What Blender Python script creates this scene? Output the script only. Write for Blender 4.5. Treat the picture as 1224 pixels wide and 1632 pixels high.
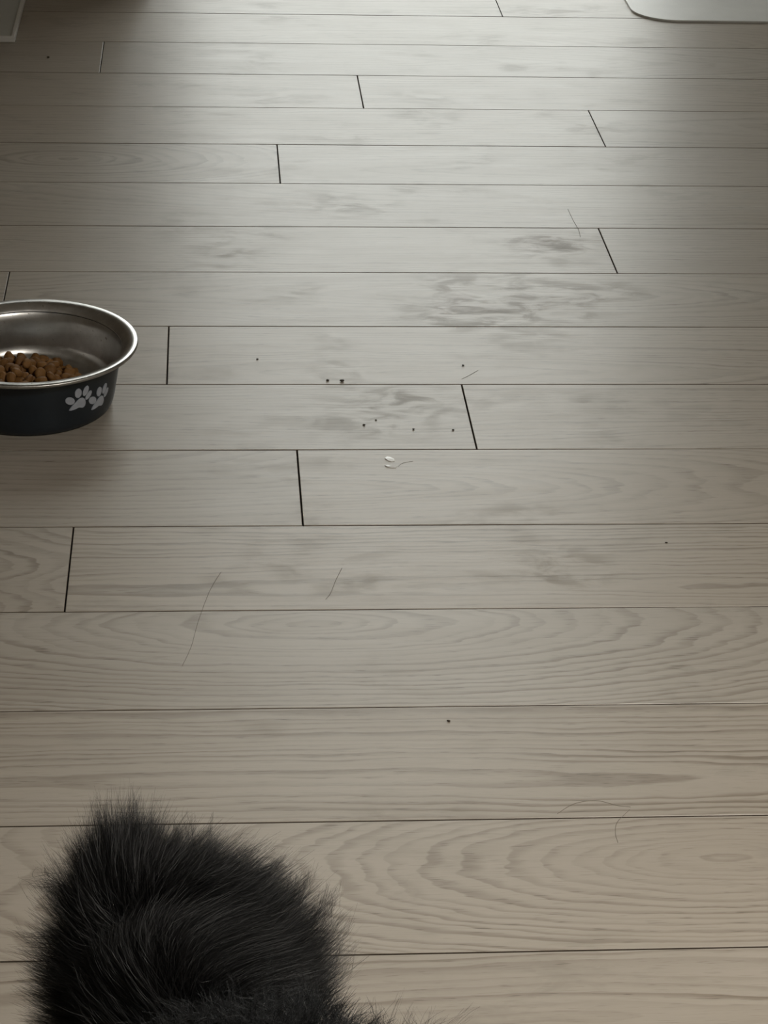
import bpy, bmesh, math, random
import numpy as np
from mathutils import Vector, Matrix, noise

random.seed(7)
rng = np.random.default_rng(11)
scene = bpy.context.scene
col = scene.collection
for o in list(bpy.data.objects):
    bpy.data.objects.remove(o)

# ------------------------------------------------------------------ camera
FPX = 3630.0                       # focal length in pixels of the 1224x1632 frame
PITCH, YAW, ROLL = 0.485155551, -0.085826, 0.0353322
U_ = 0.14                          # floor board pitch in metres
CAM_H = 6.39059084 * U_
_cp, _sp = math.cos(PITCH), math.sin(PITCH)
_f = Vector((0, _cp, -_sp)); _u = Vector((0, _sp, _cp)); _x = Vector((1, 0, 0))
_x2 = _x * math.cos(ROLL) + _u * math.sin(ROLL)
_u2 = _u * math.cos(ROLL) - _x * math.sin(ROLL)
_rz = Matrix.Rotation(YAW, 3, 'Z')
CX, CU, CF = _rz @ _x2, _rz @ _u2, _rz @ _f
CAM = Vector((0, 0, CAM_H))
cam_d = bpy.data.cameras.new('camera')
cam_d.sensor_fit = 'HORIZONTAL'
cam_d.sensor_width = 36
cam_d.lens = 36 * FPX / 1224
cam_d.clip_start = 0.02
cam_d.clip_end = 200
cam = bpy.data.objects.new('camera', cam_d)
col.objects.link(cam)
m = Matrix((CX, CU, -CF)).transposed().to_4x4()
m.translation = CAM
cam.matrix_world = m
scene.camera = cam

# ------------------------------------------------------------------ daylight
WIN_X0, WIN_X1, WIN_Z0, WIN_Z1, WIN_Y = -0.09, 0.95, 0.05, 2.25, 4.45
world = bpy.data.worlds.new('overcast_sky')
scene.world = world
world.use_nodes = True
bg = world.node_tree.nodes['Background']
bg.inputs['Color'].default_value = (0.97, 1.0, 0.955, 1)
# standard overcast sky: three times brighter overhead than at the horizon
SKY = 8.4
wt = world.node_tree
wg = wt.nodes.new('ShaderNodeTexCoord'); ws = wt.nodes.new('ShaderNodeSeparateXYZ')
wm = wt.nodes.new('ShaderNodeMapRange')
wm.inputs['From Min'].default_value = 0; wm.inputs['From Max'].default_value = 1
wm.inputs['To Min'].default_value = SKY / 3; wm.inputs['To Max'].default_value = SKY
wt.links.new(wg.outputs['Generated'], ws.inputs[0]); wt.links.new(ws.outputs[2], wm.inputs['Value'])
wt.links.new(wm.outputs['Result'], bg.inputs['Strength'])
pl = bpy.data.lights.new('window_portal', 'AREA')
pl.shape = 'RECTANGLE'
pl.size = WIN_X1 - WIN_X0
pl.size_y = WIN_Z1 - WIN_Z0
pl.cycles.is_portal = True
po = bpy.data.objects.new('window_portal', pl)
po.location = ((WIN_X0 + WIN_X1) / 2, WIN_Y + 0.11, (WIN_Z0 + WIN_Z1) / 2)
po.rotation_euler = (math.radians(-90), 0, 0)
col.objects.link(po)

scene.view_settings.view_transform = 'Standard'
scene.view_settings.look = 'None'
scene.view_settings.gamma = 1
scene.view_settings.use_curve_mapping = False
scene.view_settings.exposure = 0.0
scene.cycles.max_bounces = 6
scene.cycles.adaptive_threshold = 0.015
scene.cycles.diffuse_bounces = 3
scene.cycles.glossy_bounces = 3
scene.cycles.caustics_reflective = False
scene.cycles.caustics_refractive = False


# ------------------------------------------------------------------ helpers
def ray(px, py):
    return CF * FPX + CX * (px - 612) - CU * (py - 816)


def at(px, py, z=0.0):
    d = ray(px, py)
    return CAM + d * ((z - CAM_H) / d.z)


def link(name, me, mat=None, parent=None, loc=None):
    o = bpy.data.objects.new(name, me)
    col.objects.link(o)
    if mat and me is not None and not me.materials:
        me.materials.append(mat)
    if parent:
        o.parent = parent
    if loc is not None:
        o.location = loc
    return o


def mesh_bm(name, bm, smooth=False):
    me = bpy.data.meshes.new(name)
    bmesh.ops.recalc_face_normals(bm, faces=bm.faces[:])
    bm.to_mesh(me)
    bm.free()
    if smooth:
        me.polygons.foreach_set('use_smooth', [True] * len(me.polygons))
    return me


def box_bm(x0, x1, y0, y1, z0, z1, bevel=0.0, seg=2):
    bm = bmesh.new()
    bmesh.ops.create_cube(bm, size=1)
    for v in bm.verts:
        v.co = Vector((x0 + (v.co.x + .5) * (x1 - x0), y0 + (v.co.y + .5) * (y1 - y0), z0 + (v.co.z + .5) * (z1 - z0)))
    if bevel:
        bmesh.ops.bevel(bm, geom=bm.edges[:], offset=bevel, segments=seg, profile=0.5, affect='EDGES')
    return bm


def tag(o, label=None, cat=None, group=None, kind=None):
    if label: o['label'] = label
    if cat: o['category'] = cat
    if group: o['group'] = group
    if kind: o['kind'] = kind
    return o


def struct(name, bm, mat, parent=None):
    o = link(name, mesh_bm(name, bm), mat, parent)
    if not parent:
        o['kind'] = 'structure'
    return o


def lathe(profile, n=96):
    bm = bmesh.new()
    rings = []
    for r, z in profile:
        if r < 1e-6:
            rings.append([bm.verts.new((0, 0, z))])
        else:
            rings.append([bm.verts.new((r * math.cos(2 * math.pi * i / n), r * math.sin(2 * math.pi * i / n), z)) for i in range(n)])
    for a, b in zip(rings[:-1], rings[1:]):
        for i in range(n):
            j = (i + 1) % n
            if len(a) == 1 and len(b) == 1:
                continue
            if len(a) == 1:
                bm.faces.new((a[0], b[i], b[j]))
            elif len(b) == 1:
                bm.faces.new((a[i], a[j], b[0]))
            else:
                bm.faces.new((a[i], a[j], b[j], b[i]))
    return bm


class NT:
    """small helper for node graphs"""
    def __init__(self, name):
        self.mat = bpy.data.materials.new(name)
        self.mat.use_nodes = True
        self.t = self.mat.node_tree
        self.b = self.t.nodes['Principled BSDF']
        self.out = self.t.nodes['Material Output']

    def n(self, kind, **kw):
        nd = self.t.nodes.new(kind)
        for k, v in kw.items():
            setattr(nd, k, v)
        return nd

    def put(self, sock, v):
        if isinstance(v, bpy.types.NodeSocket):
            self.t.links.new(v, sock)
        else:
            sock.default_value = v

    def m(self, op, a, b=0.0, c=0.0, clamp=False):
        nd = self.n('ShaderNodeMath', operation=op, use_clamp=clamp)
        self.put(nd.inputs[0], a); self.put(nd.inputs[1], b); self.put(nd.inputs[2], c)
        return nd.outputs[0]

    def xyz(self, x, y, z):
        nd = self.n('ShaderNodeCombineXYZ')
        self.put(nd.inputs[0], x); self.put(nd.inputs[1], y); self.put(nd.inputs[2], z)
        return nd.outputs[0]

    def sep(self, v):
        nd = self.n('ShaderNodeSeparateXYZ')
        self.put(nd.inputs[0], v)
        return nd.outputs

    def noise(self, vec, scale=1.0, detail=2.0, rough=0.5, dist=0.0):
        nd = self.n('ShaderNodeTexNoise')
        self.put(nd.inputs['Vector'], vec)
        nd.inputs['Scale'].default_value = scale
        nd.inputs['Detail'].default_value = detail
        nd.inputs['Roughness'].default_value = rough
        nd.inputs['Distortion'].default_value = dist
        return nd.outputs['Fac']

    def attr(self, name):
        nd = self.n('ShaderNodeAttribute', attribute_type='OBJECT', attribute_name=name)
        return nd.outputs['Fac']

    def ss(self, v, lo, hi, o0=0.0, o1=1.0):
        nd = self.n('ShaderNodeMapRange', interpolation_type='SMOOTHSTEP')
        self.put(nd.inputs['Value'], v)
        nd.inputs['From Min'].default_value = lo
        nd.inputs['From Max'].default_value = hi
        nd.inputs['To Min'].default_value = o0
        nd.inputs['To Max'].default_value = o1
        return nd.outputs['Result']

    def mix(self, fac, a, b):
        nd = self.n('ShaderNodeMix', data_type='RGBA')
        self.put(nd.inputs[0], fac); self.put(nd.inputs[6], a); self.put(nd.inputs[7], b)
        return nd.outputs[2]

    def bump(self, h, strength, dist):
        nd = self.n('ShaderNodeBump')
        nd.inputs['Strength'].default_value = strength
        nd.inputs['Distance'].default_value = dist
        self.put(nd.inputs['Height'], h)
        self.t.links.new(nd.outputs[0], self.b.inputs['Normal'])


def simple(name, colr, rough=0.5, metal=0.0, spec=0.5, speck=0.06, scale=60, bump=0.0):
    k = NT(name)
    tc = k.n('ShaderNodeTexCoord').outputs['Object']
    nz = k.noise(tc, scale, 4, 0.6)
    c0 = tuple(max(0, c * (1 - speck)) for c in colr) + (1,)
    c1 = tuple(min(1, c * (1 + speck)) for c in colr) + (1,)
    k.put(k.b.inputs['Base Color'], k.mix(k.ss(nz, .3, .7), c0, c1))
    k.b.inputs['Roughness'].default_value = rough
    k.b.inputs['Metallic'].default_value = metal
    k.b.inputs['Specular IOR Level'].default_value = spec
    if bump:
        k.bump(nz, bump, 0.001)
    return k.mat


# ------------------------------------------------------------------ materials
def wood_material():
    k = NT('grey_oak_board')
    tc = k.n('ShaderNodeTexCoord').outputs['Object']
    x, y, z = k.sep(tc)
    seed = k.attr('seed')
    gx, gy, ga, gf, gk = (k.attr(a) for a in ('gx', 'gy', 'ga', 'gf', 'gk'))
    # growth rings cut lengthwise: long ovals / cathedral arches
    n1 = k.m('SUBTRACT', k.noise(k.xyz(k.m('MULTIPLY', x, 2.4), k.m('MULTIPLY', y, 9), seed), 1, 3, .55), .5)
    n2 = k.m('SUBTRACT', k.noise(k.xyz(k.m('MULTIPLY', x, 14), k.m('MULTIPLY', y, 60), seed), 1, 2, .6), .5)
    ex0 = k.m('SUBTRACT', x, gx)
    dx = k.m('MULTIPLY', ex0, ga)
    dy = k.m('ADD', k.m('SUBTRACT', y, gy), k.m('MULTIPLY', n1, .034))
    r = k.m('SQRT', k.m('ADD', k.m('MULTIPLY', dx, dx), k.m('MULTIPLY', dy, dy)))
    r = k.m('ADD', r, k.m('MULTIPLY', n2, .0085))
    yw = k.m('DIVIDE', dy, k.attr('gw'))
    chev = k.m('MULTIPLY', k.m('MULTIPLY', ex0, k.attr('gc')), k.m('EXPONENT', k.m('MULTIPLY', k.m('MULTIPLY', yw, yw), -1.0)))
    wob = k.noise(k.xyz(k.m('MULTIPLY', r, 42), seed, 0.0), 1, 1, .5)
    ph = k.m('ADD', k.m('ADD', k.m('MULTIPLY', r, gf), chev), k.m('MULTIPLY', wob, 2.6))
    fr = k.m('FRACT', ph)
    line = k.m('MULTIPLY', k.ss(fr, .35, .86), k.ss(fr, 1.0, .9))
    idn = k.noise(k.xyz(k.m('FLOOR', ph), seed, 3.3), 1.37, 0)            # each ring its own strength
    amp = k.ss(k.m('ADD', n1, k.m('MULTIPLY', n2, .6)), -.25, .22, .30, 1.0)
    line = k.m('MULTIPLY', k.m('MULTIPLY', line, amp), k.ss(idn, .25, .75, .35, 1.2))
    line = k.m('MULTIPLY', line, gk)
    # pores: short dark dashes along the grain
    p1 = k.noise(k.xyz(k.m('MULTIPLY', x, 55), k.m('MULTIPLY', k.m('ADD', y, k.m('MULTIPLY', n1, .02)), 900), seed), 1, 2, .5)
    pore = k.m('MULTIPLY', k.ss(p1, .57, .72), k.ss(line, 0.0, .4, .30, 1.0))
    p2 = k.noise(k.xyz(k.m('MULTIPLY', x, 9), k.m('MULTIPLY', y, 260), seed), 1, 4, .65)
    # slow tone changes within one board and from board to board
    tone = k.noise(k.xyz(k.m('MULTIPLY', x, 1.6), k.m('MULTIPLY', y, 7), k.m('ADD', seed, 21)), 1, 3, .55)
    c = k.mix(k.ss(tone, .3, .7), (.405, .362, .305, 1), (.465, .425, .368, 1))
    c = k.mix(k.attr('warm'), c, (.450, .390, .318, 1))
    c = k.mix(k.m('MULTIPLY', k.ss(p2, .35, .75), .17), c, (.32, .28, .228, 1))
    c = k.mix(k.m('MULTIPLY', line, .80, clamp=True), c, (.205, .165, .120, 1))
    c = k.mix(k.m('MULTIPLY', pore, .62), c, (.12, .095, .07, 1))
    # scuffs and dried smears left on the boards (places on the floor, in metres)
    gp = k.n('ShaderNodeNewGeometry').outputs['Position']
    wx, wy, wz = k.sep(gp)
    tot = None
    for q in 'ab':
        ex = k.m('DIVIDE', k.m('SUBTRACT', wx, k.attr('smear_x_' + q)), k.attr('smear_w_' + q))
        ey = k.m('DIVIDE', k.m('SUBTRACT', wy, k.attr('smear_y_' + q)), k.attr('smear_h_' + q))
        d2 = k.m('ADD', k.m('MULTIPLY', ex, ex), k.m('MULTIPLY', ey, ey))
        e = k.m('MULTIPLY', k.m('EXPONENT', k.m('MULTIPLY', d2, -1.0)), k.attr('smear_k_' + q))
        tot = e if tot is None else k.m('ADD', tot, e)
    sm = k.noise(k.xyz(k.m('MULTIPLY', wx, 26), k.m('MULTIPLY', wy, 48), 0.0), 1, 4, .62, .8)
    sm2 = k.noise(k.xyz(k.m('MULTIPLY', wx, 9), k.m('MULTIPLY', wy, 14), 4.0), 1, 2, .6, .4)
    smear = k.m('MULTIPLY', k.m('MULTIPLY', tot, k.ss(sm, .42, .66)), .8, clamp=True)
    patch = k.m('MULTIPLY', k.m('MULTIPLY', k.ss(sm2, .48, .72), k.ss(sm, .40, .62)), .36)
    dirt = k.m('ADD', smear, patch, clamp=True)
    c = k.mix(k.m('MULTIPLY', dirt, .62), c, (.20, .178, .140, 1))
    k.put(k.b.inputs['Base Color'], c)
    rg = k.m('ADD', k.m('MULTIPLY', k.noise(k.xyz(k.m('MULTIPLY', x, 10), k.m('MULTIPLY', y, 60), seed), 1, 3, .6), .10), FLOOR_ROUGH)
    rg = k.m('ADD', rg, k.m('MULTIPLY', dirt, .18))
    k.put(k.b.inputs['Roughness'], rg)
    k.b.inputs['Specular IOR Level'].default_value = FLOOR_SPEC
    k.bump(p2, .22, .0004)
    return k.mat


FLOOR_ROUGH, FLOOR_SPEC = 0.30, 0.32
# px, py in the photo -> place on the floor; half sizes in metres; strength
SMEARS = [(880, 388, .050, .035, 1.2), (845, 468, .10, .075, .7), (760, 500, .07, .05, .7), (330, 385, .06, .07, .5),
          (600, 668, .055, .05, .8), (700, 635, .06, .03, .6), (540, 590, .035, .03, .6), (520, 330, .05, .05, .35),
          (550, 915, .05, .04, .7), (800, 870, .06, .05, .6), (880, 905, .04, .03, .7), (1180, 325, .04, .03, .6),
          (1000, 640, .10, .05, .35), (640, 1420, .012, .02, .5), (820, 1590, .05, .03, .5), (1000, 470, .09, .04, .4), (840, 540, .06, .04, .5)]

M_wood = wood_material()
M_under = simple('dark_underlay', (.030, .024, .018), .9, speck=.2)
M_edge = simple('brown_board_edge', (.10, .075, .052), .8, speck=.15)
M_wall = simple('white_wallpaper', (.78, .72, .64), .85, speck=.03, scale=300, bump=.1)
M_ceil = simple('white_ceiling', (.80, .76, .70), .9, speck=.03, scale=200)
M_base = simple('cream_skirting', (.62, .58, .52), .5, speck=.03)
M_alu = simple('window_aluminium', (.45, .45, .44), .35, metal=.8, speck=.05)
M_ground = simple('balcony_concrete', (.36, .36, .35), .9, speck=.15, scale=20)


def glass_material():
    k = NT('window_glass')
    tr = k.n('ShaderNodeBsdfTransparent')
    gl = k.n('ShaderNodeBsdfGlossy')
    gl.inputs['Roughness'].default_value = 0.02
    fr = k.n('ShaderNodeFresnel')
    fr.inputs['IOR'].default_value = 1.45
    mx = k.n('ShaderNodeMixShader')
    k.t.links.new(fr.outputs[0], mx.inputs[0])
    k.t.links.new(tr.outputs[0], mx.inputs[1])
    k.t.links.new(gl.outputs[0], mx.inputs[2])
    k.t.links.new(mx.outputs[0], k.out.inputs['Surface'])
    return k.mat


M_glass = glass_material()

# ------------------------------------------------------------------ room shell
RX0, RX1, RY0, RY1, RZ = -2.2, 2.6, -1.6, WIN_Y, 2.5
floor = struct('floor', box_bm(RX0, RX1, RY0, RY1, -0.03, -0.0085), M_under)
struct('ceiling', box_bm(RX0, RX1, RY0, RY1 + .2, RZ, RZ + .1), M_ceil)
struct('wall_left', box_bm(RX0 - .1, RX0, RY0, RY1 + .2, -.03, RZ), M_wall)
struct('wall_right', box_bm(RX1, RX1 + .1, RY0, RY1 + .2, -.03, RZ), M_wall)
struct('wall_back', box_bm(RX0 - .1, RX1 + .1, RY0 - .1, RY0, -.03, RZ), M_wall)
bm = box_bm(RX0, WIN_X0, WIN_Y, WIN_Y + .2, -.03, RZ)
for a in ((WIN_X1, RX1, WIN_Y, WIN_Y + .2, -.03, RZ), (WIN_X0, WIN_X1, WIN_Y, WIN_Y + .2, WIN_Z1, RZ), (WIN_X0, WIN_X1, WIN_Y, WIN_Y + .2, -.03, WIN_Z0)):
    b2 = box_bm(*a)
    me = mesh_bm('t', b2); bm.from_mesh(me); bpy.data.meshes.remove(me)
struct('wall_front', bm, M_wall)
# unseen wall return, added beside the window to keep daylight off the floor
STUB_X, STUB_Y = -0.09, 3.38
struct('wall_shading_return', box_bm(RX0, STUB_X, STUB_Y, WIN_Y, -.0085, RZ), M_wall)
struct('baseboard_shading_return', box_bm(RX0, STUB_X + .008, STUB_Y - .008, WIN_Y, 0.0005, .06, .002), M_base)
win = struct('window_1', box_bm(WIN_X0, WIN_X1, WIN_Y + .06, WIN_Y + .11, WIN_Z0, WIN_Z0 + .04), M_alu)
for nm, a in (('window_frame', (WIN_X0, WIN_X1, WIN_Y + .06, WIN_Y + .11, WIN_Z1 - .04, WIN_Z1)),
              ('window_frame', (WIN_X0, WIN_X0 + .04, WIN_Y + .06, WIN_Y + .11, WIN_Z0 + .04, WIN_Z1 - .04)),
              ('window_frame', (WIN_X1 - .04, WIN_X1, WIN_Y + .06, WIN_Y + .11, WIN_Z0 + .04, WIN_Z1 - .04))):
    struct(nm, box_bm(*a), M_alu, win)
struct('pane', box_bm(WIN_X0 + .04, WIN_X1 - .04, WIN_Y + .083, WIN_Y + .087, WIN_Z0 + .04, WIN_Z1 - .04), M_glass, win)
struct('terrain', box_bm(-30, 30, WIN_Y + .2, 60, -.25, -.05), M_ground)

# warm fill lamp, unseen above the viewer, added to brighten the near floor
FILL_W, FILL_P = 41.0, Vector((.60, .64, 1.08))
lp = link('fill_lamp', mesh_bm('fill_lamp', lathe([(.012, .16), (.05, .155), (.12, .12), (.18, .05), (.195, 0), (.190, 0), (.175, .045), (.115, .113), (.045, .147), (.0, .15)], 64), True), M_base, None, FILL_P)
tag(lp, 'added white dome fill lamp, unseen, hanging from the ceiling', 'lamp')
link('fill_lamp_cord', mesh_bm('fill_lamp_cord', lathe([(.0, .155), (.004, .155), (.004, RZ - FILL_P.z), (0, RZ - FILL_P.z)], 12), True), M_base, lp)
kl = NT('fill_lamp_cover')
kl.b.inputs['Emission Color'].default_value = (1, .945, .86, 1)
kl.b.inputs['Emission Strength'].default_value = FILL_W
kl.b.inputs['Base Color'].default_value = (.8, .8, .78, 1)
link('fill_diffuser', mesh_bm('fill_diffuser', lathe([(.176, .030), (.170, .012), (.12, -.004), (.06, -.010), (0, -.012)], 48), True), kl.mat, lp)

# ------------------------------------------------------------------ floor boards, one object each
SEAM_PX = {0: 24.5, 1: 71, 2: 120.5, 3: 173, 4: 231.5, 5: 293.5, 6: 362, 7: 434.5, 8: 520.5, 9: 612.5, 10: 716.5, 11: 837, 12: 971, 13: 1127, 14: 1308, 15: 1520.5}
seam_y = {k: at(612, v).y for k, v in SEAM_PX.items()}
JOINT = {0: (796, 14), 2: (162.5, 90), 3: (574.5, 147), 4: (951, 204), 5: (444, 261), 7: (969, 400), 8: (11, 454), 9: (267.5, 566), 10: (748, 665), 11: (478, 777), 12: (110, 907)}
joint_x = {k: at(*v).x for k, v in JOINT.items()}
L = 1.40
GAP, END_GAP, TH = 0.0014, 0.0012, 0.008


def board_mesh(length, width):
    return mesh_bm('plank', box_bm(-length / 2, length / 2, -width / 2, width / 2, -TH, 0, .0004, 1))


board_me = board_mesh(L - END_GAP, U_)
board_me.materials.append(M_wood)
board_me.materials.append(M_edge)
for p in board_me.polygons:
    p.material_index = 1 if abs(p.normal.z) < .3 else 0
# grain set by hand where the photograph shows arches: row -> (world x of oval centre px,py ; slope ; rings per metre ; contrast)
# row -> (px, py of the arch centre, slope, rings per metre, contrast, chevrons per metre, half width of the chevron band)
GRAIN = {13: (500, 992, .24, 150, .68, 0, .03), 15: (1150, 1372, .26, 160, .64, -4, .03), 11: (560, 778, .14, 150, .75, 6, .028), 12: (1500, 930, .05, 140, .95, 3, .04),
         14: (480, 1245, .045, 125, .85, 0, .016), 16: (820, 1625, .10, 115, .85, -4, .03), 5: (110, 252, .34, 120, .8, 0, .02), 9: (90, 560, .12, 150, .5, -5, .03),
         10: (520, 665, .10, 150, .7, 5, .03), 8: (830, 470, .12, 140, .5, 4, .03)}


def place_board(row, y0, y1, xc, first=True):
    w = (y1 - y0) - GAP
    o = bpy.data.objects.new('plank', board_me)
    col.objects.link(o)
    o.parent = floor
    o.location = (xc, (y0 + y1) / 2, random.uniform(-.0001, .0001))
    o.scale = (1, w / U_, 1)
    o['seed'] = random.uniform(0, 90)
    o['gx'] = random.uniform(-.6, .6)
    o['gy'] = random.choice((-1, 1)) * random.uniform(.0, .11)
    o['ga'] = random.choice((.04, .06, .10, .16, .24))
    o['gf'] = random.uniform(115, 165)
    o['gc'] = random.choice((-1, 1)) * random.uniform(0, 7)
    o['gw'] = random.uniform(.018, .04)
    o['gk'] = random.uniform(.3, .55) if row < 9 else random.uniform(.6, .9)
    o['warm'] = random.uniform(0, .6)
    got = []
    for (px, py, sw, sh, ks) in SMEARS:
        q = at(px, py)
        if y0 - sh * .8 < q.y < y1 + sh * .8 and abs(q.x - xc) < L / 2 + sw:
            got.append((ks / (1 + 6 * max(0, y0 - q.y, q.y - y1) / sh), q.x, q.y, sw, sh, ks))
    got = sorted(got, reverse=True)[:2] + [(0, 0, -50, .1, .1, 0)] * 2
    for c, g in zip('ab', got):
        o['smear_x_' + c], o['smear_y_' + c], o['smear_w_' + c], o['smear_h_' + c], o['smear_k_' + c] = g[1:]
    if row in GRAIN and xc - L / 2 < at(*GRAIN[row][:2]).x < xc + L / 2:
        g = GRAIN[row]
        q = at(g[0], g[1])
        o['gx'] = q.x - xc
        o['gy'] = (q.y - (y0 + y1) / 2) / (w / U_)
        o['ga'], o['gf'], o['gk'], o['gc'], o['gw'] = (float(v) for v in g[2:])


rows = []
for r in range(-12, 33):
    def sy(k):
        if k in seam_y: return seam_y[k]
        return seam_y[0] - k * U_ if k < 0 else seam_y[15] - (k - 15) * U_
    y1, y0 = sy(r - 1), sy(r)
    if y0 > RY1 - .02 or y1 < RY0 + .02:
        continue
    rows.append((r, max(y0, RY0 + .0), min(y1, RY1 - .0)))
free = {1: 6.9 * U_, 6: -4.0 * U_, 13: -3.0 * U_, 14: 5.2 * U_, 15: -2.3 * U_, 16: 4.4 * U_}
for r, y0, y1 in rows:
    j = joint_x.get(r, free.get(r, random.uniform(-.7, .7)))
    if r not in joint_x and r not in free and r > 16:
        j = random.choice((-1, 1)) * random.uniform(.45, .69)
    k0 = math.floor((RX0 - j) / L)
    x = j + k0 * L
    while x < RX1:
        if x + L > RX0 + .01:
            # clip boards at the walls by letting them run under the wall base
            place_board(r, y0, y1, x + L / 2)
        x += L

# ------------------------------------------------------------------ feeding bowl
base_c = at(50, 641)
BOWL = Vector((base_c.x, base_c.y, 0))


def steel_material():
    k = NT('brushed_steel')
    tc = k.n('ShaderNodeTexCoord').outputs['Object']
    x, y, z = k.sep(tc)
    rad = k.m('SQRT', k.m('ADD', k.m('MULTIPLY', x, x), k.m('MULTIPLY', y, y)))
    ring = k.noise(k.xyz(k.m('MULTIPLY', z, 900), k.m('MULTIPLY', rad, 900), 0.0), 1, 3, .6)
    blot = k.noise(tc, 55, 5, .65)
    spot = k.ss(k.noise(tc, 260, 3, .6), .64, .72)
    spot = k.m('MULTIPLY', spot, k.ss(blot, .45, .6))
    c = k.mix(k.ss(blot, .3, .75), (.46, .455, .445, 1), (.60, .595, .58, 1))
    c = k.mix(k.m('MULTIPLY', spot, .75), c, (.14, .115, .085, 1))
    k.put(k.b.inputs['Base Color'], c)
    k.put(k.b.inputs['Metallic'], k.m('SUBTRACT', 1.0, k.m('MULTIPLY', spot, .7)))
    k.put(k.b.inputs['Roughness'], k.m('ADD', k.m('ADD', .20, k.m('MULTIPLY', ring, .10)), k.m('MULTIPLY', blot, .14)))
    tg = k.n('ShaderNodeTangent', direction_type='RADIAL', axis='Z')
    k.t.links.new(tg.outputs[0], k.b.inputs['Tangent'])
    k.b.inputs['Anisotropic'].default_value = .7
    k.bump(ring, .05, .0004)
    return k.mat


M_steel = steel_material()
M_shell = simple('slate_blue_enamel', (.0130, .0195, .0270), .38, speck=.12, scale=40)
M_paw = simple('pale_grey_print', (.42, .45, .51), .5, speck=.05, scale=200)
shell_prof = [(0, .0012), (.066, .0012), (.070, 0), (.0728, .0012), (.0748, .005), (.0765, .012), (.0792, .028), (.0818, .043), (.0836, .0535), (.0836, .0545)]
bowl = link('dog_bowl', mesh_bm('dog_bowl', lathe(shell_prof, 128), True), M_shell, None, BOWL)
tag(bowl, 'dark blue-grey dog bowl with steel rim and paw prints, holding kibble', 'bowl')
liner_prof = [(.0836, .0545), (.0885, .0560), (.0955, .0570), (.0978, .0583), (.0987, .0600), (.0983, .0611), (.0970, .0617), (.0912, .0615), (.0896, .0608),
              (.0880, .0592), (.0855, .0565), (.0830, .0530), (.0808, .0465), (.0786, .0360), (.0760, .0245), (.0735, .0170), (.0690, .0128), (.0620, .0112), (.0400, .0108), (0, .0108)]
link('steel_liner', mesh_bm('steel_liner', lathe(liner_prof, 128), True), M_steel, bowl)


def shell_r(z):
    for (r0, z0), (r1, z1) in zip(shell_prof[1:], shell_prof[2:]):
        if z0 <= z <= z1:
            return r0 + (r1 - r0) * (z - z0) / max(1e-9, z1 - z0)
    return shell_prof[-1][0]


# direction from the bowl towards the viewer of the photo is the zero angle of the print
view_ang = math.atan2(-BOWL.y, -BOWL.x)
TOES = [((228, 530), 82, 68, 20), ((360, 390), 60, 86, 5), ((497, 355), 47, 97, 20), ((560, 440), 42, 92, 32)]
PAD = [(222, 705), (235, 672), (268, 622), (320, 565), (370, 508), (402, 484), (440, 476), (475, 490), (502, 525), (513, 575), (505, 622), (488, 650), (455, 664), (420, 658), (390, 655), (345, 676), (300, 694), (255, 706)]


def paw(phi0, vz, mirror=False):
    bm = bmesh.new()

    def to3(pxx, pyy, off):
        u = (pxx - 375) / 11.13
        v = -(pyy - 480) / 11.13
        v -= u * math.tan(math.radians(31)) * .40
        u, v = u * .95, v * .97
        u = u / 1688 / math.cos(math.radians(31))
        v = v / 1688 / .917
        z = vz + v
        r = shell_r(z) + off
        a = view_ang + phi0 + u / r
        return Vector((r * math.cos(a), r * math.sin(a), z))
    shapes = []
    for (c, rx, ry, tilt) in TOES:
        t = math.radians(tilt)
        pts = []
        for i in range(20):
            a = 2 * math.pi * i / 20
            ex, ey = rx * math.cos(a), ry * math.sin(a)
            pts.append((c[0] + ex * math.cos(t) - ey * math.sin(t), c[1] + ex * math.sin(t) + ey * math.cos(t)))
        shapes.append((c, pts))
    shapes.append(((400, 590), PAD))
    for c, pts in shapes:
        cv = bm.verts.new(to3(c[0], c[1], .0006))
        top = [bm.verts.new(to3(*p, .0006)) for p in pts]
        low = [bm.verts.new(to3(*p, -.0003)) for p in pts]
        n = len(pts)
        for i in range(n):
            j = (i + 1) % n
            bm.faces.new((cv, top[i], top[j]))
            bm.faces.new((top[i], low[i], low[j], top[j]))
    return mesh_bm('paw_print', bm, False)


# prints run in pairs round the bowl; the first two are the ones in view
for phi_deg, pz in ((31.0, .0346), (49.2, .0275), (121.0, .0346), (139.2, .0275), (211.0, .0346), (229.2, .0275), (301.0, .0346), (319.2, .0275)):
    p = link('paw_print', paw(math.radians(phi_deg), pz), M_paw, bowl)
    p['label'] = 'pale grey paw print'

# ------------------------------------------------------------------ kibble, piece by piece
def kibble_material():
    k = NT('baked_kibble')
    tc = k.n('ShaderNodeTexCoord').outputs['Object']
    info = k.n('ShaderNodeObjectInfo').outputs['Random']
    nz = k.noise(tc, 420, 5, .65)
    big = k.noise(tc, 120, 3, .5)
    c = k.mix(info, (.175, .078, .017, 1), (.255, .122, .030, 1))
    c = k.mix(k.m('MULTIPLY', k.ss(nz, .5, .75), .6), c, (.085, .040, .012, 1))
    c = k.mix(k.m('MULTIPLY', k.ss(big, .55, .75), .3), c, (.31, .165, .05, 1))
    k.put(k.b.inputs['Base Color'], c)
    k.b.inputs['Roughness'].default_value = .68
    k.bump(nz, .6, .0006)
    return k.mat


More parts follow.
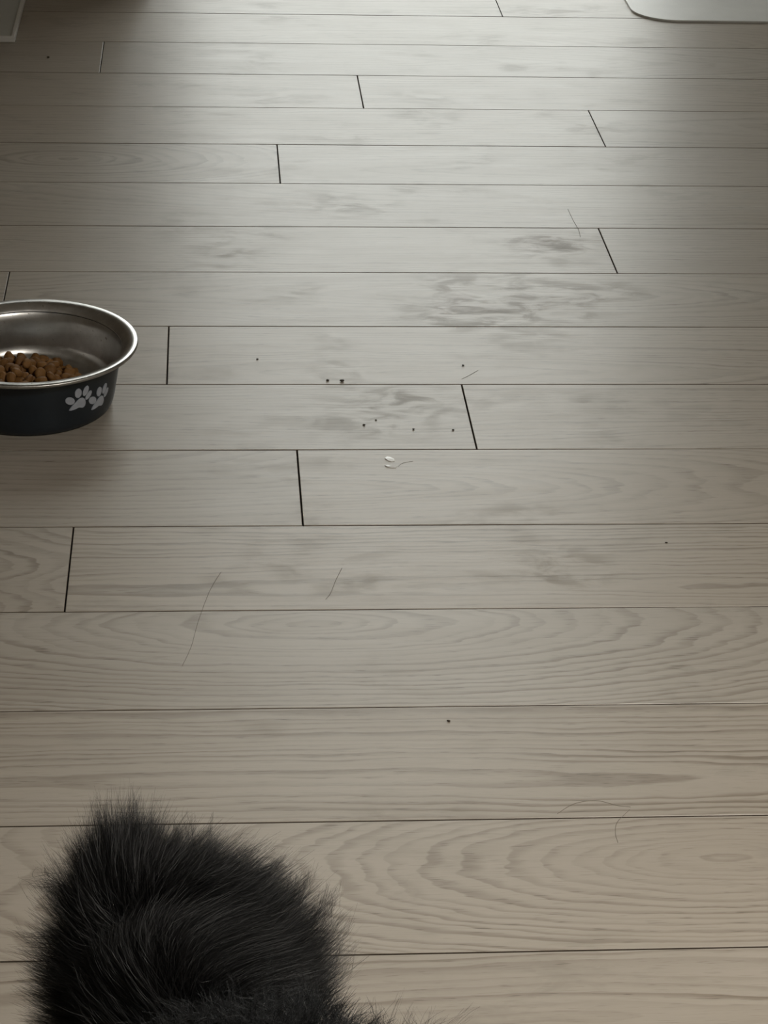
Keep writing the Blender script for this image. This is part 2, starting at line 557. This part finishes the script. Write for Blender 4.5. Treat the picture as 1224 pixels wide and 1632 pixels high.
M_kib = kibble_material()
KR = .0052
kib_meshes = []
for v in range(6):
    bm = bmesh.new()
    bmesh.ops.create_icosphere(bm, subdivisions=3, radius=1)
    sd = Vector((v * 7.3, v * 3.1, 0))
    for q in bm.verts:
        c = q.co.copy()
        lob = 1 + (.09 * math.cos(3 * math.atan2(c.y, c.x) + v) if v % 2 else .05 * math.cos(2 * math.atan2(c.y, c.x)))
        d = 1 + .10 * noise.noise(c * 1.6 + sd) + .05 * noise.noise(c * 4 + sd)
        zz = math.copysign(abs(c.z) ** .8, c.z)
        q.co = Vector((c.x * lob * 1.08, c.y * lob * (1.0 if v != 4 else .85), zz * (.70 if v < 4 else .62))) * d * KR
    me = mesh_bm('kibble', bm, True)
    me.materials.append(M_kib)
    kib_meshes.append(me)


def wall_r(z):
    pts = sorted(((zz, rr) for rr, zz in liner_prof[9:]), key=lambda t: t[0])
    for (z0, r0), (z1, r1) in zip(pts[:-1], pts[1:]):
        if z0 <= z <= z1 and z1 > z0:
            return r0 + (r1 - r0) * (z - z0) / (z1 - z0)
    return .06


placed = []
kr = random.Random(5)
toL = Vector((-math.sin(view_ang), math.cos(view_ang)))          # viewer's right along the bowl
right2 = Vector((-BOWL.y, BOWL.x)).normalized()                  # across the line of sight
if right2.x < 0: right2 = -right2
away2 = Vector((BOWL.x, BOWL.y)).normalized()
N_KIB, R_HALF = 235, KR * .86
for i in range(N_KIB):
    best = None
    for t in range(90):
        a, rr = kr.uniform(0, 2 * math.pi), math.sqrt(kr.random())
        pr, pa = -.008 + rr * math.cos(a) * .056, .000 + rr * math.sin(a) * .060
        p = right2 * pr + away2 * pa
        z = .0112 + R_HALF * .8
        for (qx, qy, qz) in placed:
            d2 = (qx - p.x) ** 2 + (qy - p.y) ** 2
            D = 2 * R_HALF
            if d2 < D * D:
                z = max(z, qz + math.sqrt(D * D - d2))
        if p.length > wall_r(max(.0112, z - .003)) - KR * 1.05:
            continue
        mound = ((pr + .010) / .060) ** 2 + (pa / .066) ** 2
        score = z + .016 * mound
        if best is None or score < best[0]:
            best = (score, p.x, p.y, z)
    if best:
        placed.append(best[1:])
def seen(p):
    d = Vector((BOWL.x + p[0], BOWL.y + p[1], p[2])) - CAM
    return FPX * d.dot(CX) / d.dot(CF), FPX * d.dot(CU) / d.dot(CF)


topmost = max(range(len(placed)), key=lambda i: seen(placed[i])[1] if seen(placed[i])[0] > -600 else -9e9)
outermost = max(range(len(placed)), key=lambda i: seen(placed[i])[0] + 2 * (placed[i][2] - .016) / .0003)
for i, (x_, y_, z_) in enumerate(placed):
    o = bpy.data.objects.new('kibble', kib_meshes[i % 6])
    col.objects.link(o)
    o.location = (BOWL.x + x_, BOWL.y + y_, z_)
    tilt = .35 if z_ < .018 else 1.1
    o.rotation_euler = (kr.uniform(-tilt, tilt), kr.uniform(-tilt, tilt), kr.uniform(0, 6.28))
    s = kr.uniform(.92, 1.08)
    o.scale = (s, s, s)
    tag(o, 'brown rounded kibble piece among others in the heap inside the dog bowl', 'kibble', 'kibble heaped in the bowl')
    if i == topmost:
        o['label'] = 'brown kibble piece showing at the very top of the heap in the bowl'
    elif i == outermost:
        o['label'] = 'brown kibble piece at the end of the heap nearest the paw prints'

# ------------------------------------------------------------------ white rimmed tray, far corner
M_tray = simple('white_plastic', (.84, .83, .80), .38, speck=.02)
M_pad = simple('pale_grey_tray_floor', (.64, .66, .63), .30, speck=.02)
tr = at(24, 68)
TX1, TY0 = tr.x, tr.y
TX0, TY1 = TX1 - .42, STUB_Y - .012
tray = link('floor_tray', mesh_bm('floor_tray', box_bm(TX0 + .005, TX1 - .005, TY0 + .005, TY1 - .006, 0, .004, .0008)), M_pad)
tag(tray, 'white rectangular tray with raised rim lying flat on the floor boards', 'tray')
RW, RHH = .0055, .0085
for a in ((TX0, TX1, TY0, TY0 + RW), (TX0, TX1, TY1 - RW, TY1), (TX0, TX0 + RW, TY0 + RW, TY1 - RW), (TX1 - RW, TX1, TY0 + RW, TY1 - RW)):
    link('rim', mesh_bm('rim', box_bm(*a, 0, RHH, .0014, 2)), M_tray, tray)

# ------------------------------------------------------------------ grey mat with rounded corners
def mat_material():
    k = NT('grey_mat_vinyl')
    tc = k.n('ShaderNodeTexCoord').outputs['Object']
    a = k.noise(tc, 900, 2, .5)
    b = k.noise(tc, 14, 3, .5)
    c = k.mix(k.ss(b, .3, .7), (.74, .74, .71, 1), (.80, .80, .77, 1))
    c = k.mix(k.m('MULTIPLY', k.ss(a, .4, .7), .25), c, (.64, .64, .62, 1))
    k.put(k.b.inputs['Base Color'], c)
    k.b.inputs['Roughness'].default_value = .38
    k.bump(a, .25, .0005)
    return k.mat


e1, e2 = at(1110, 36), at(1224, 37.5)
MX0, MY0 = at(1012, 28).x, e1.y
MX1, MY1, MR, MT = MX0 + .90, WIN_Y - .25, .062, .003
pts = []
for cxx, cyy, a0 in ((MX1 - MR, MY0 + MR, -90), (MX1 - MR, MY1 - MR, 0), (MX0 + MR, MY1 - MR, 90), (MX0 + MR, MY0 + MR, 180)):
    for i in range(17):
        a = math.radians(a0 + 90 * i / 16)
        pts.append((cxx + MR * math.cos(a), cyy + MR * math.sin(a)))


def slab(pts, z0, z1, bev):
    bm = bmesh.new()
    f = bm.faces.new([bm.verts.new((x, y, z0)) for x, y in pts])
    r = bmesh.ops.extrude_face_region(bm, geom=[f])
    for v in r['geom']:
        if isinstance(v, bmesh.types.BMVert):
            v.co.z = z1
    top = [e for e in bm.edges if all(abs(v.co.z - z1) < 1e-7 for v in e.verts)]
    bmesh.ops.bevel(bm, geom=top, offset=bev, segments=2, profile=.5, affect='EDGES')
    return bm


fm = link('floor_mat', mesh_bm('floor_mat', slab(pts, 0, MT, .0008)), mat_material())
tag(fm, 'thin pale grey floor mat with rounded corner lying on the boards', 'mat')

# ------------------------------------------------------------------ crumbs, flakes and loose hairs on the floor
M_crumb = simple('dark_crumb', (.045, .035, .022), .8, speck=.3, scale=900)
M_flake = simple('white_flake', (.88, .88, .86), .3, speck=.05, scale=500)
M_hair = simple('loose_hair', (.17, .145, .11), .6, speck=.1)


def crumb(px, py, size, label, mat=M_crumb, name='crumb', cat='crumb', flat=.6, sd=0):
    bm = bmesh.new()
    bmesh.ops.create_icosphere(bm, subdivisions=2, radius=1)
    for q in bm.verts:
        c = q.co.copy()
        d = 1 + .45 * noise.noise(c * 1.3 + Vector((sd * 3.7, sd, 1)))
        q.co = Vector((c.x * 1.25, c.y, c.z * flat)) * d * size * .78
    mn = min(q.co.z for q in bm.verts)
    for q in bm.verts: q.co.z -= mn
    o = link(name, mesh_bm(name, bm, True), mat, None, at(px, py))
    return tag(o, label, cat, 'dark crumbs on the floor' if name == 'crumb' else None)


crumb(545, 608, .0021, 'largest dark crumb, beside a board seam right of the bowl', sd=1)
crumb(522, 607, .0016, 'dark crumb at the seam, next to the largest crumb', sd=2)
crumb(580, 678, .0014, 'dark crumb on the brownish smear above the white flake', sd=3)
crumb(599, 670, .0010, 'tiny crumb on the brownish smear above the white flake', sd=4)
crumb(659, 685, .0012, 'dark crumb above and right of the white flake', sd=5)
crumb(722, 686, .0012, 'dark crumb just left of a slanting board joint', sd=6)
crumb(738, 583, .0012, 'dark crumb beside a scratch above the slanting joint', sd=7)
crumb(410, 573, .0012, 'dark crumb on the board right of the dog bowl', sd=8)
crumb(715, 1150, .0013, 'lone dark crumb on the wide board between bowl and dog', sd=9)
crumb(77, 92, .0020, 'dark crumb in front of the white tray', sd=10)
crumb(1062, 865, .0012, 'small dark crumb on a board at the picture right', sd=11, flat=.35)


def flake(pts, z, label):
    bm = bmesh.new()
    q0 = at(620, 736)
    w = [at(x, y) - q0 for x, y in pts]
    c = sum(w, Vector()) / len(w)
    n = len(w)
    top = [bm.verts.new((p.x, p.y, .0004 + .0003 * (i % 3 == 0))) for i, p in enumerate(w)]
    low = [bm.verts.new((p.x, p.y, 0)) for p in w]
    ct = bm.verts.new((c.x, c.y, z))
    for i in range(n):
        j = (i + 1) % n
        bm.faces.new((ct, top[i], top[j]))
        bm.faces.new((top[i], low[i], low[j], top[j]))
    bm.faces.new(low[::-1])
    o = link('flake', mesh_bm('flake', bm), M_flake, None, q0)
    return tag(o, label, 'flake', 'pale flakes on the floor')


flake([(613, 731), (617, 728), (622, 729), (628, 732), (629, 735), (624, 736), (619, 735)], .0010, 'bright white curled flake on the board right of the bowl')
flake([(613, 742), (619, 741.5), (626, 743.5), (632, 744), (631, 746), (623, 746), (617, 744.5)], .0009, 'thin pale sliver just below the bright white flake')


def tube(path, rad, name, mat):
    bm = bmesh.new()
    prev = None
    n = len(path)
    for i, p in enumerate(path):
        d = (path[min(i + 1, n - 1)] - path[max(i - 1, 0)]).normalized()
        s = d.cross(Vector((0, 0, 1))).normalized()
        t = s.cross(d)
        ring = [bm.verts.new(p + (s * math.cos(a) + t * math.sin(a)) * rad) for a in (0, 2.094, 4.189)]
        if prev:
            for k in range(3):
                bm.faces.new((prev[k], prev[(k + 1) % 3], ring[(k + 1) % 3], ring[k]))
        prev = ring
    return link(name, mesh_bm(name, bm, True), mat)


def smooth_path(pts, n=24):
    out = []
    P = [pts[0]] + pts + [pts[-1]]
    for i in range(1, len(P) - 2):
        for s in range(n):
            t = s / n
            a, b, c, d = P[i - 1], P[i], P[i + 1], P[i + 2]
            out.append(.5 * ((2 * b) + (c - a) * t + (2 * a - 5 * b + 4 * c - d) * t * t + (3 * b - a - 3 * c + d) * t ** 3))
    out.append(pts[-1])
    return out


HAIRS = [([(905, 333), (914, 352), (922, 366), (925, 378)], 'fine loose hair crossing a seam near the far smears', .00022),
         ([(888, 1297), (915, 1281), (950, 1276), (985, 1284), (1005, 1286)], 'long arched loose hair on the board above the oval knot', .00016),
         ([(1004, 1290), (984, 1310), (981, 1328), (985, 1343)], 'short curved loose hair hanging across the lowest full seam', .00016),
         ([(736, 604), (748, 598), (762, 590)], 'short straight loose hair by the slanting joint', .00016),
         ([(352, 912), (335, 940), (316, 990), (305, 1030), (290, 1062)], 'long faint loose hair between bowl and dog', .00013),
         ([(634, 744), (642, 738), (658, 735)], 'wisp of loose hair beside the pale sliver', .00013),
         ([(545, 905), (535, 925), (527, 945), (519, 955)], 'loose hair on the smudge in the middle of the floor', .00014)]
for pts_, lab, rad in HAIRS:
    o = tube(smooth_path([at(x, y, rad) for x, y in pts_], 8), rad, 'loose_hair', M_hair)
    tag(o, lab, 'hair', 'loose hairs on the floor')

# ------------------------------------------------------------------ the dog
def fur_material(name, c0, c1, rough):
    k = NT(name)
    at_ = k.n('ShaderNodeAttribute', attribute_type='GEOMETRY', attribute_name='shade')
    k.put(k.b.inputs['Base Color'], k.mix(at_.outputs['Fac'], c0 + (1,), c1 + (1,)))
    k.b.inputs['Roughness'].default_value = rough
    k.b.inputs['Specular IOR Level'].default_value = .45
    return k.mat


M_fur = fur_material('black_fur', (.0022, .0022, .0024), (.0078, .0077, .0078), .54)
M_greyfur = fur_material('charcoal_undercoat', (.020, .021, .0225), (.075, .079, .082), .55)
M_skin = simple('black_dog_skin', (.008, .008, .008), .8, speck=.2)
M_eye = simple('dark_eye', (.02, .012, .008), .08, speck=.1)
M_nose = simple('black_nose', (.012, .012, .012), .35, speck=.2)

DOG_Z = .24
DC = at(260, 1500, DOG_Z)
DK = (DC - CAM).length / FPX          # metres per photo pixel at the dog's tail


def dp(px, py, c=0.0):
    return DC + CX * ((px - 260) * DK) - CU * ((py - 1500) * DK) - CF * (c * DK)


tail_base = dp(395, 1650, -25)
axis = Vector((.34, -.94, 0)).normalized()
side = Vector((-axis.y, axis.x, 0))
spine_z = tail_base.z - .035


def sp(a, s, z):
    return Vector((tail_base.x, tail_base.y, 0)) + axis * a + side * s + Vector((0, 0, z))


chain = []


class Sk:
    def __init__(self):
        self.v, self.e, self.r = [], [], []

    def add(self, p, r, parent=None):
        self.v.append(p); self.r.append(r)
        if parent is not None:
            self.e.append((parent, len(self.v) - 1))
        return len(self.v) - 1


S = Sk()
pel = S.add(sp(.035, 0, spine_z), .046)
loin = S.add(sp(.10, 0, spine_z + .004), .044, pel)
rib = S.add(sp(.165, 0, spine_z - .004), .054, loin)
chest = S.add(sp(.215, 0, spine_z + .002), .050, rib)
neck = S.add(sp(.250, 0, spine_z + .045), .038, chest)
head = S.add(sp(.285, 0, spine_z + .088), .040, neck)
muz = S.add(sp(.328, 0, spine_z + .078), .020, head)
nose_t = S.add(sp(.350, 0, spine_z + .074), .013, muz)
t1 = S.add(dp(385, 1625, -15), .022, pel)
t2 = S.add(dp(340, 1560, -5), .028, t1)
t3 = S.add(dp(290, 1500, 5), .030, t2)
t4 = S.add(dp(240, 1460, -5), .018, t3)
for s in (-1, 1):
    hip = S.add(sp(.045, s * .040, spine_z - .035), .030, pel)
    knee = S.add(sp(.075, s * .045, spine_z - .085), .020, hip)
    hock = S.add(sp(.022, s * .045, .048), .0115, knee)
    paw_a = S.add(sp(.032, s * .045, .014), .0125, hock)
    S.add(sp(.054, s * .045, .011), .011, paw_a)
    sh = S.add(sp(.205, s * .040, spine_z - .040), .026, chest)
    el = S.add(sp(.190, s * .042, spine_z - .088), .017, sh)
    wr = S.add(sp(.205, s * .042, .040), .0115, el)
    fp = S.add(sp(.210, s * .042, .013), .0125, wr)
    S.add(sp(.230, s * .042, .011), .011, fp)
    ear0 = S.add(sp(.272, s * .026, spine_z + .122), .012, head)
    S.add(sp(.274, s * .034, spine_z + .146), .005, ear0)
me = bpy.data.meshes.new('dog')
origin = Vector((tail_base.x, tail_base.y, 0)) + axis * .12
me.from_pydata([tuple(p - origin) for p in S.v], S.e, [])
dog = link('dog', me, M_skin, None, origin)
sk = dog.modifiers.new('skin', 'SKIN')
for i, r in enumerate(S.r):
    sv = me.skin_vertices[0].data[i]
    sv.radius = (r, r)
    sv.use_root = (i == pel)
sk.use_smooth_shade = True
ss_ = dog.modifiers.new('smooth', 'SUBSURF')
ss_.levels = ss_.render_levels = 2
tag(dog, 'fluffy long-haired black dog with plumed tail at the bottom of the picture', 'dog')
for s in (-1, 1):
    bm = bmesh.new(); bmesh.ops.create_uvsphere(bm, u_segments=20, v_segments=12, radius=.0075)
    o = link('eye', mesh_bm('eye', bm, True), M_eye, dog, sp(.3155, s * .0185, spine_z + .098) - origin)
bm = bmesh.new(); bmesh.ops.create_uvsphere(bm, u_segments=20, v_segments=12, radius=1)
for v in bm.verts:
    v.co = Vector((v.co.x * .007, v.co.y * .009 * (1 + .25 * v.co.z), v.co.z * .007))
o = link('nose', mesh_bm('nose', bm, True), M_nose, dog, sp(.3465, 0, spine_z + .0775) - origin)
o.rotation_euler = (0, 0, math.atan2(axis.y, axis.x))


def catmull(P, t):
    """P: (n,k,3) control points, t: (m,) -> (n,m,3)"""
    n, k, _ = P.shape
    ext = np.concatenate([2 * P[:, :1] - P[:, 1:2], P, 2 * P[:, -1:] - P[:, -2:-1]], 1)
    u = t * (k - 1)
    i = np.minimum(u.astype(int), k - 2)
    f = (u - i)[None, :, None]
    a, b, c, d = ext[:, i], ext[:, i + 1], ext[:, i + 2], ext[:, i + 3]
    return .5 * (2 * b + (c - a) * f + (2 * a - 5 * b + 4 * c - d) * f ** 2 + (3 * b - a - 3 * c + d) * f ** 3)


def hair_mesh(name, curves, width, shade, mat, parent):
    """curves (n,m,3) -> one mesh of tapering three-sided strands"""
    n, m_, _ = curves.shape
    tan = np.gradient(curves, axis=1)
    tan /= np.linalg.norm(tan, axis=2, keepdims=True) + 1e-12
    rv = rng.normal(size=(n, 1, 3))
    a = np.cross(tan, rv); a /= np.linalg.norm(a, axis=2, keepdims=True) + 1e-12
    taper = np.linspace(1, .12, m_)[None, :, None] ** .7
    w = width[:, None, None] * .5 * taper
    L0, R0 = curves - a * w, curves + a * w
    verts = np.stack([L0, R0], 2).reshape(-1, 3)
    base = (np.arange(n) * m_ * 2)[:, None] + (np.arange(m_ - 1) * 2)[None, :]
    quads = np.stack([base, base + 1, base + 3, base + 2], -1).reshape(-1, 4)
    me = bpy.data.meshes.new(name)
    me.vertices.add(len(verts)); me.vertices.foreach_set('co', verts.astype(np.float32).ravel())
    nq = len(quads)
    me.loops.add(nq * 4); me.loops.foreach_set('vertex_index', quads.astype(np.int32).ravel())
    me.polygons.add(nq)
    me.polygons.foreach_set('loop_start', np.arange(0, nq * 4, 4, dtype=np.int32))
    me.polygons.foreach_set('use_smooth', np.ones(nq, dtype=bool))
    me.update(calc_edges=True)
    at_ = me.attributes.new('shade', 'FLOAT', 'POINT')
    at_.data.foreach_set('value', np.repeat(shade, m_ * 2).astype(np.float32))
    o = link(name, me, mat, parent)
    o['kind'] = 'stuff'
    return o


def guides(lst):
    return np.array([[tuple(dp(*p) - origin) for p in g] for g in lst])


VX, VU, VN = (np.array(v) * DK for v in (CX, CU, -CF))
T = np.linspace(0, 1, 8)


def fan(name, lst, n_clump, per, depth_r, depth_t, len_lo, len_hi, mat, spread_r=9, spread_t=5, width=(.00016, .00034), wav=1.6, dome=.35, stray=.05):
    G = guides(lst)
    u = rng.uniform(0, len(lst) - 1.001, n_clump)
    i = u.astype(int); f = (u - i)[:, None, None]
    P = G[i] * (1 - f) + G[i + 1] * f
    k = P.shape[1]
    ln = rng.uniform(len_lo, len_hi, n_clump)
    dep = rng.uniform(-1, 1, n_clump)
    ln *= np.sqrt(1 - dome * dep ** 2)
    root = P[:, :1].copy()
    P = root + (P - root) * ln[:, None, None]
    s = np.linspace(0, 1, k)[None, :, None]
    P = P + dep[:, None, None] * VN * (depth_r * (1 - s) + depth_t * s)
    rj = rng.normal(0, 1, (n_clump, 1, 2))
    P = P + (rj[..., :1] * VX + rj[..., 1:] * VU) * 14 * (1 - .5 * s)
    bend = rng.normal(0, 1, (n_clump, 1, 1))
    P = P + bend * (VX * .8 + VU * .5) * 12 * s ** 2
    # strands of one tuft start apart and lean together at the tip
    Q = np.repeat(P, per, 0)
    n = len(Q)
    o1 = rng.normal(0, 1, (n, 1, 3)); o2 = rng.normal(0, 1, (n, 1, 3))
    Q = Q + (o1 * spread_r * (1 - s) + (o1 * .45 + o2 * .55) * spread_t * (.4 + s)) * DK
    ls = rng.uniform(.72, 1.06, (n, 1, 1))
    Q = Q[:, :1] + (Q - Q[:, :1]) * ls
    st = rng.random(n) < stray
    Q[st, 2:] += rng.normal(0, 16, (st.sum(), 1, 3)) * DK
    C = catmull(Q, T)
    ph = rng.uniform(0, 6.28, (n, 1, 1)); fr = rng.uniform(4, 10, (n, 1, 1))
    wv = rng.normal(0, 1, (n, 1, 3))
    C = C + np.sin(T[None, :, None] * fr + ph) * wv * T[None, :, None] * wav * DK
    sh = np.clip(np.repeat(rng.uniform(0, .8, n_clump), per) + rng.uniform(0, .3, n), 0, 1)
    return hair_mesh(name, C, rng.uniform(*width, n), sh, mat, dog)


REAR = [[(190, 1680, 25), (130, 1690, 15), (80, 1690, -5), (30, 1680, -30)],
        [(185, 1610, 25), (130, 1612, 15), (80, 1608, -5), (34, 1595, -30)],
        [(185, 1545, 20), (130, 1538, 15), (85, 1525, 0), (38, 1500, -28)],
        [(192, 1495, 10), (150, 1470, 20), (108, 1440, 5), (66, 1402, -25)],
        [(200, 1465, 0), (168, 1425, 20), (135, 1375, 10), (106, 1325, -20)],
        [(206, 1452, -5), (190, 1392, 20), (176, 1335, 10), (163, 1272, -20)],
        [(216, 1446, -5), (215, 1392, 20), (216, 1335, 10), (218, 1276, -20)],
        [(232, 1446, -10), (250, 1392, 20), (272, 1350, 10), (300, 1308, -20)],
        [(255, 1448, -10), (300, 1398, 20), (338, 1365, 10), (372, 1330, -20)],
        [(282, 1452, -5), (342, 1412, 20), (398, 1392, 10), (440, 1362, -20)],
        [(302, 1472, 0), (380, 1445, 20), (442, 1428, 10), (488, 1394, -20)],
        [(322, 1502, 5), (402, 1486, 25), (472, 1472, 10), (522, 1432, -20)],
        [(342, 1535, 5), (422, 1526, 25), (496, 1512, 10), (548, 1472, -20)],
        [(362, 1568, 5), (432, 1566, 25), (506, 1558, 10), (552, 1528, -20)],
        [(382, 1600, 5), (442, 1602, 25), (506, 1602, 10), (550, 1585, -20)]]
fan('tail_fur', REAR, 2700, 20, 45, 55, .62, 1.0, M_fur, spread_r=10, spread_t=6, width=(.00010, .00023), wav=3.0)
FRONT = [[(215, 1650, 50), (175, 1605, 80), (140, 1575, 75), (118, 1545, 55)],
         [(235, 1615, 60), (192, 1572, 88), (160, 1540, 82), (140, 1508, 60)],
         [(262, 1592, 70), (216, 1542, 98), (182, 1502, 96), (168, 1464, 72)],
         [(290, 1582, 75), (246, 1522, 106), (216, 1472, 102), (216, 1434, 72)],
         [(300, 1577, 75), (264, 1502, 112), (258, 1448, 106), (292, 1406, 76)],
         [(306, 1577, 75), (286, 1502, 116), (312, 1442, 106), (372, 1410, 72)],
         [(320, 1580, 75), (312, 1512, 116), (352, 1467, 104), (432, 1440, 70)],
         [(342, 1584, 72), (342, 1532, 110), (396, 1497, 98), (472, 1480, 66)],
         [(372, 1594, 68), (392, 1558, 100), (440, 1538, 88), (500, 1530, 58)],
         [(400, 1612, 60), (430, 1592, 92), (472, 1582, 78), (520, 1580, 50)]]
fan('plume_fur', FRONT, 1150, 20, 22, 20, .66, 1.02, M_fur, spread_r=9, spread_t=5, stray=.03, width=(.00010, .00023), wav=3.0)


TUFTS = [[(178, 1400, 10), (172, 1345, 15), (166, 1300, 5), (164, 1262, -10)], [(210, 1395, 10), (212, 1345, 15), (212, 1305, 5), (216, 1268, -10)],
         [(272, 1400, 10), (280, 1360, 15), (288, 1325, 5), (290, 1296, -10)], [(312, 1400, 10), (324, 1360, 15), (332, 1335, 5), (330, 1306, -10)],
         [(380, 1425, 10), (412, 1402, 15), (440, 1385, 5), (462, 1362, -10)], [(420, 1450, 10), (455, 1430, 15), (478, 1412, 5), (488, 1378, -10)],
         [(440, 1490, 10), (480, 1470, 15), (505, 1450, 5), (518, 1410, -10)], [(450, 1530, 10), (495, 1515, 15), (525, 1495, 5), (546, 1460, -10)],
         [(450, 1560, 10), (500, 1550, 15), (532, 1532, 5), (545, 1494, -10)], [(130, 1430, 10), (100, 1412, 15), (78, 1400, 5), (52, 1398, -10)],
         [(120, 1520, 10), (85, 1515, 15), (55, 1512, 5), (22, 1500, -10)], [(120, 1580, 10), (85, 1575, 15), (58, 1572, 5), (22, 1562, -10)]]
for tf in TUFTS:
    fan('tuft', [tf, [(x + 6, y + 3, c) for x, y, c in tf]], 7, 26, 12, 6, .85, 1.05, M_fur, spread_r=13, spread_t=2.2, width=(.00009, .0002), wav=2.0, stray=.06)


def fluff(name, region, n_clump, per, length, mat, lean, width=(.00016, .00034)):
    """short curly tufts over a patch: region gives (px,py,c) samples"""
    R_ = np.array([tuple(dp(*region()) - origin) for _ in range(n_clump)])
    ang = rng.normal(0, .9, n_clump)
    d = (np.sin(ang)[:, None] * VX + np.cos(ang)[:, None] * VU) * lean + VN * rng.uniform(.2, .9, (n_clump, 1))
    d /= np.linalg.norm(d, axis=1, keepdims=True)
    ln = rng.uniform(.6, 1.2, n_clump) * length * DK
    s = np.linspace(0, 1, 4)[None, :, None]
    curl = rng.normal(0, 1, (n_clump, 1, 3))
    P = R_[:, None] + d[:, None] * ln[:, None, None] * s + curl * (s ** 2) * length * .35 * DK
    Q = np.repeat(P, per, 0)
    n = len(Q)
    o1 = rng.normal(0, 1, (n, 1, 3)); o2 = rng.normal(0, 1, (n, 1, 3))
    Q = Q + (o1 * 7 * (1 - .5 * s) + o2 * 5 * s) * DK
    C = catmull(Q, T)
    ph = rng.uniform(0, 6.28, (n, 1, 1))
    C = C + np.sin(T[None, :, None] * 8 + ph) * rng.normal(0, 1, (n, 1, 3)) * T[None, :, None] * 2.2 * DK
    sh = np.clip(np.repeat(rng.uniform(0, .8, n_clump), per) + rng.uniform(0, .3, n), 0, 1)
    return hair_mesh(name, C, rng.uniform(*width, n), sh, mat, dog)


def rump_region():
    a, r = random.uniform(0, 6.283), math.sqrt(random.random())
    px, py = 385 + 160 * r * math.cos(a), 1622 + 66 * r * math.sin(a)
    return px, py, 80 * (1 - r * r) + 74


fluff('rump_fur', rump_region, 1300, 14, 36, M_greyfur, 1.0, width=(.00010, .00024))

# fur over the rest of the body, following the evaluated skin surface
dg = bpy.context.evaluated_depsgraph_get()
ev = dog.evaluated_get(dg)
em = ev.to_mesh()
em.calc_loop_triangles()
co = np.empty(len(em.vertices) * 3, np.float32); em.vertices.foreach_get('co', co); co = co.reshape(-1, 3)
tri = np.empty(len(em.loop_triangles) * 3, np.int32); em.loop_triangles.foreach_get('vertices', tri); tri = tri.reshape(-1, 3)
A, B, Cc = co[tri[:, 0]], co[tri[:, 1]], co[tri[:, 2]]
nr = np.cross(B - A, Cc - A); ar = np.linalg.norm(nr, axis=1); nr = nr / (ar[:, None] + 1e-12)
NB = 5200
pick = rng.choice(len(tri), NB, p=ar / ar.sum())
w = rng.dirichlet((1, 1, 1), NB)
P0 = A[pick] * w[:, :1] + B[pick] * w[:, 1:2] + Cc[pick] * w[:, 2:]
N0 = nr[pick]
ev.to_mesh_clear()
ax = np.array(axis)
rel = P0 + np.array(origin) - np.array((tail_base.x, tail_base.y, 0))
along = rel @ ax
zz = P0[:, 2]
ln = np.where(zz < .05, .010, .030) * np.where(along > .29, .40, 1.0) * np.where(along > .325, .4, 1.0)
flow = N0 * .9 - ax * .35 + np.array((0, 0, -.35))
flow = flow + rng.normal(0, .18, flow.shape)
flow /= np.linalg.norm(flow, axis=1, keepdims=True)
keep = (along > .012) | (zz < spine_z - .02)
P0, N0, ln, flow = P0[keep], N0[keep], ln[keep], flow[keep]
s = np.linspace(0, 1, 4)[None, :, None]
P = P0[:, None] + flow[:, None] * ln[:, None, None] * s + np.array((0, 0, -1.0)) * (s ** 2) * ln[:, None, None] * .25
per = 7
Q = np.repeat(P, per, 0); n = len(Q)
Q = Q + (rng.normal(0, 1, (n, 1, 3)) * .0035 * (1 - .5 * s) + rng.normal(0, 1, (n, 1, 3)) * .002 * s) * np.minimum(1, np.repeat(ln, per)[:, None, None] / .02)
Q[..., 2] = np.maximum(Q[..., 2], .001)
hair_mesh('body_fur', catmull(Q, T), rng.uniform(.0003, .0006, n), rng.uniform(0, 1, n), M_fur, dog)


def flank_region():
    px = random.uniform(500, 690)
    return px, 1655 + (px - 560) * .10 + random.uniform(-6, 70), random.uniform(-30, 30)


fluff('flank_fur', flank_region, 420, 12, 48, M_fur, 1.6, width=(.00010, .00024))
